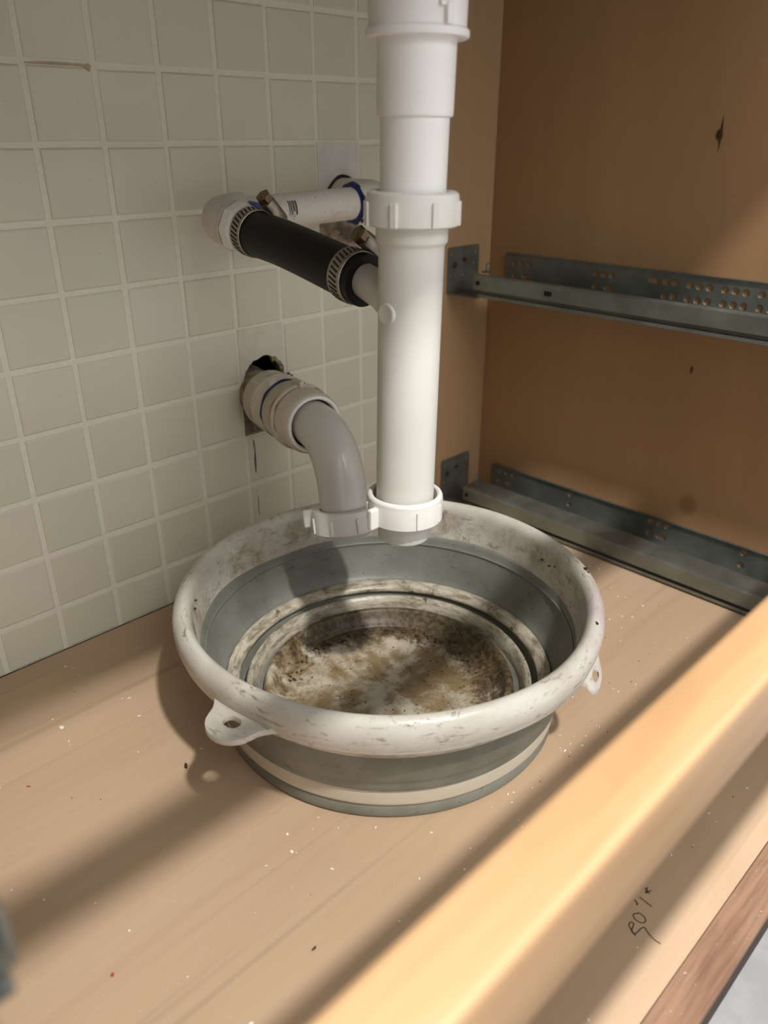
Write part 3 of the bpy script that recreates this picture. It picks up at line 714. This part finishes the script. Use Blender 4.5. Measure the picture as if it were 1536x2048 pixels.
# ------------------------------------------------------------------ black hose and clamps
hose = top('rubber_hose', 'black rubber hose joining the wall pipe to the vertical drain pipe', 'hose', tuple(H1))
Hs = E1+dh*.0385; He = B1-bd*.006
hp = [Hs, Hs.lerp(He, .12)+Vector((0, 0, .0002)), Hs.lerp(He, .3)+Vector((0, 0, .0012)), Hs.lerp(He, .5)+Vector((0, 0, .0012)), Hs.lerp(He, .7)+Vector((0, 0, .0006)), Hs.lerp(He, .88), He]
hp = [Vector(p) for p in smooth([tuple(p) for p in hp], 5)]
rr = [.0164-.0006*math.sin(math.pi*i/(len(hp)-1)) for i in range(len(hp))]
bm = NB(); sweep(bm, hp, rr, 48, inner=.0112); part('hose_wall', bm, M_rubber, hose, True, 50)
def clamp(c, ax, label, deg, r=.0171, w=.0128):
    ax = Vector(ax).normalized(); cl = top('hose_clamp', label, 'clamp', tuple(c), 'hose clamps')
    bm = NB(); lathe(bm, [(r-.0006, -w/2), (r, -w/2+.0004), (r+.0002, 0), (r, w/2-.0004), (r-.0006, w/2)], c, ax, 64, True); band = part('band', bm, M_clamp, cl, True)
    u = Vector((0, 0, 1)); u = (u-ax*u.dot(ax)).normalized(); s = ax.cross(u)
    bm = NB()
    for k in range(26):
        t = math.radians(deg+40+k*10.6); d = u*math.cos(t)+s*math.sin(t); tt = ax.cross(d)
        obox(bm, Vector(c)+d*(r+.0001), d, (ax*.96+tt*.28), (tt*.96-ax*.28), (.0005, .0076, .0012))
    o = part('band_slots', bm, M_slot, band); o['kind'] = 'stuff'
    t = math.radians(deg); d = u*math.cos(t)+s*math.sin(t); tt = ax.cross(d)
    bm = NB(); hc = Vector(c)+d*(r+.0040)
    obox(bm, hc, tt, ax, d, (.0190, .0120, .0068), .0016)
    lathe(bm, [(.0052, -.0110), (.0056, -.0090), (.0056, .0075), (.0046, .0095)], hc+d*.0012, tt, 20, cap0=True, cap1=True)
    hs = part('screw_housing', bm, M_clamp, cl, True, 30)
    for sg in (1,):
        bm = NB(); lathe(bm, [(.0036, .0075), (.0036, .0095), (.0056, .0096), (.0058, .0140), (.0046, .0150), (.0001, .0150)], hc+d*.0012, tt*sg, 6); sc = part('screw', bm, M_screw, hs)
    return cl
clamp(hp[2]*.35+hp[3]*.65, (hp[5]-hp[0]), 'steel hose clamp at the wall-pipe end of the black hose', -48)
clamp(hp[-5], (hp[-1]-hp[-6]), 'steel hose clamp where the black hose meets the drain pipe', -34)

# ------------------------------------------------------------------ lower trap arm from the wall
R0 = Vector((.143, -.1155, .1860)); Wp = Vector((.1700, 0, .1835)); dt = (R0-Wp).normalized()
trap = top('trap_arm', 'grey curved trap arm leaving the ragged wall hole above the basin', 'drain pipe', tuple(R0))
L = (R0-Wp).length
def lt(prof, mat, name, n=56, parent=trap, **k):
    bm = NB(); lathe(bm, prof, Wp, dt, n, **k); return part(name, bm, mat, parent, True, 40)
lt([(.0205, -.045), (.0205, .030)], M_rough, 'wall_stub_pipe', cap0=True, cap1=True)
ad = lt([(.0215, .0255), (.0258, .0258), (.0266, .0270), (.0264, .0440), (.0268, .0445), (.0275, .0455), (.0276, .0490), (.0268, .0505), (.0262, .0515), (.0258, .068), (.0200, .070)], M_pvc_old, 'wall_adapter')
bm = NB()
for dg in (-100, -52, 0, 40): 
    u, v, a_ = frame(dt); tt = math.radians(dg); d = u*math.cos(tt)+v*math.sin(tt)
    obox(bm, Wp+dt*.036+d*.0266, d, dt, dt.cross(d), (.0007, .0155, .0005))
for k in range(3):
    tt = math.radians(26-5*k); d = u*math.cos(tt)+v*math.sin(tt); obox(bm, Wp+dt*(.0585)+d*.0262, d, dt*.9+dt.cross(d)*.4, dt.cross(d)*.9-dt*.4, (.0009, .0095-.001*k, .0009), .0002)
part('mould_lines', bm, M_pvc, ad)
cb = lt([(.0200, .0665), (.0266, .0668), (.0276, .0680), (.0279, .0695), (.0270, .0705)], M_blue, 'blue_cement', wob=lambda t, h: .0007*math.sin(2*t+.5)+.0004*math.sin(9*t)); cb['label'] = 'dark blue cement ring'
sn = lt([(.0205, .0690), (.0262, .0692), (.0270, .0705), (.0272, .0890), (.0284, .0905), (.0290, .0920), (.0290, .0940), (.0282, .0955), (.0270, .0965), (.0266, .1120), (.0256, .1165), (.0246, .1176), (.0238, .1172), (.0228, .1130), (.0210, .1120)], M_pvc_old, 'slip_nut')
lt([(.0212, .1150), (.0214, .1186), (.0226, .1196), (.0240, .1190), (.0246, .1165)], M_pvc, 'white_washer', parent=sn)
bm = NB(); u, v, a_ = frame(dt); d = u
obox(bm, Wp+dt*.090+d*.0294, d, dt, dt.cross(d), (.0060, .0165, .0046), .0014); part('lug', bm, M_pvc_old, sn)
dl = Vector((-.32, -.947, 0)).normalized(); dn = Vector((0, 0, -1))
Rb = .046; Cb = R0+dl*.010+dn*Rb; th = math.radians(77)
path = [R0-dl*.012, R0] + arc(Cb, -dn, dl, Rb, 0, th, 18)
dend = dl*math.cos(th)+dn*math.sin(th)
path += [path[-1]+dend*.012, path[-1]+dend*.028]
bm = NB(); sweep(bm, path, .0192, 44, inner=.0168); part('bend_tube', bm, M_trap, trap, True, 40)
Nc = path[-1]
bm = NB(); lathe(bm, [(.0200, -.013), (.0240, -.0135), (.0256, -.0125), (.0262, -.0105), (.0266, -.0090), (.0268, .0045), (.0256, .0055), (.0200, .0055)], Nc, dend, 60, True)
tn = part('slip_nut', bm, M_nut, trap, True, 40)
u, v, a_ = frame(dend, (-1, .0, 0))
for dg in range(0, 360, 45):
    bm = NB(); tt = math.radians(dg+20); d = u*math.cos(tt)+v*math.sin(tt); obox(bm, Nc-dend*.002+d*.0268, d, dend, dend.cross(d), (.0024, .0125, .0024), .0006); part('grip_rib', bm, M_nut, tn)
bm = NB(); d = (Vector((-.71, .70, 0)) - dend*Vector((-.71, .70, 0)).dot(dend)).normalized(); obox(bm, Nc-dend*.006+d*.0295, d, dend, dend.cross(d), (.0085, .0145, .0034), .0012); part('wing', bm, M_nut, tn)
bm = NB(); lathe(bm, [(.0150, .0), (.0192, .0), (.0194, .0085), (.0186, .0095), (.0150, .0095)], Nc, dend, 48, True); part('tube_end', bm, M_trap, trap, True, 40)
M_putty = plain('old_putty', lin(150, 122, 78), .8, var=.4, scale=150)
for t_, r_ in ((.0890, .0279), (.0962, .0274), (.0448, .0271)):
    q_ = lt([(r_-.0008, t_-.0010), (r_+.0002, t_-.0006), (r_+.0004, t_), (r_+.0001, t_+.0007), (r_-.0008, t_+.0010)], M_putty, 'putty_line', parent=sn if t_ > .06 else ad, wob=lambda t, h: .0005*math.sin(3*t+h*900)-.0003+.0003*math.sin(8*t))
# blue flecks by the hole
bm = NB()
for x, z, s in ((.2062, .1935, .0022), (.2105, .1915, .0014), (.1580, .1835, .0016)):
    r = bmesh.ops.create_icosphere(bm, subdivisions=1, radius=s, matrix=Matrix.Translation((x, -.0008, z)) @ Matrix.Diagonal((1.2, .5, 1, 1)))
part('cement_fleck', bm, M_blue, wall)

# ------------------------------------------------------------------ unseen added stool that shades the floor under the front rail
sto = top('light_blocker', 'added unseen stool standing on the room floor in front of the cabinet', 'blocker', (-.02, -.83, -.10))
bm = NB(); box(bm, (-.18, -.905, .48), (.24, -.688, .508), .003); part('seat', bm, M_ply_stile, sto)
for lx in (-.16, .195):
    for ly in (-.895, -.725):
        bm = NB(); box(bm, (lx, ly, -.0998), (lx+.025, ly+.025, .4798), .002); part('leg', bm, M_ply_stile, sto)
for lx in (-.1548, .2002):
    bm = NB(); box(bm, (lx, -.8698, .10), (lx+.015, -.7252, .13), .002); part('stretcher', bm, M_ply_stile, sto)

# ------------------------------------------------------------------ crumbs and paint chips on the cabinet bottom
def chips(n, spots, smin, smax, mat, name, label, cat):
    bm = NB()
    def chip(x, y, s):
        m = Matrix.Translation((x, y, s*.22)) @ Matrix.Rotation(random.uniform(0, 6.3), 4, 'Z') @ Matrix.Diagonal((random.uniform(.8, 2.2), random.uniform(.6, 1), .32, 1))
        r = bmesh.ops.create_icosphere(bm, subdivisions=1, radius=s, matrix=m)
        for v in r['verts']: v.co.x += random.uniform(-.25, .25)*s; v.co.y += random.uniform(-.25, .25)*s; v.co.z = max(v.co.z, .00005)
    for x, y, s in spots: chip(x, y, s)
    k = 0
    while k < n:
        x = random.uniform(-.2, .40); y = random.uniform(-.50, -.02)
        if math.hypot(x-BC[0], y-BC[1]) < .133: continue
        near = math.exp(-((x-.14)**2+(y+.37)**2)/.012) + .55*math.exp(-((x-.33)**2+(y+.27)**2)/.012) + .10
        if random.random() > near: continue
        chip(x, y, random.uniform(smin, smax)); k += 1
    o = part(name, bm, mat, None); o['kind'] = 'stuff'; o['label'] = label; o['category'] = cat
chips(230, [(-.0984, -.0942, .0016), (.0522, -.3524, .0017), (.1159, -.4187, .0016), (-.0397, -.2933, .0009), (-.0464, -.3058, .0010)], .0003, .0009, plain('paint_chip', lin(236, 230, 218), .7), 'paint_chips', 'white paint chips scattered on the cabinet bottom', 'debris')
chips(70, [(-.0534, -.1953, .0016), (-.0782, -.3653, .0010)], .0002, .0006, plain('dark_crumb', lin(60, 44, 32), .9), 'dark_crumbs', 'dark crumbs scattered on the cabinet bottom', 'debris')
chips(6, [(-.1641, -.3013, .0013), (-.1407, -.136, .0009), (.170, -.520, .0011)], .0003, .0005, plain('red_speck', lin(168, 66, 56), .7), 'red_specks', 'small red specks on the cabinet bottom', 'debris')
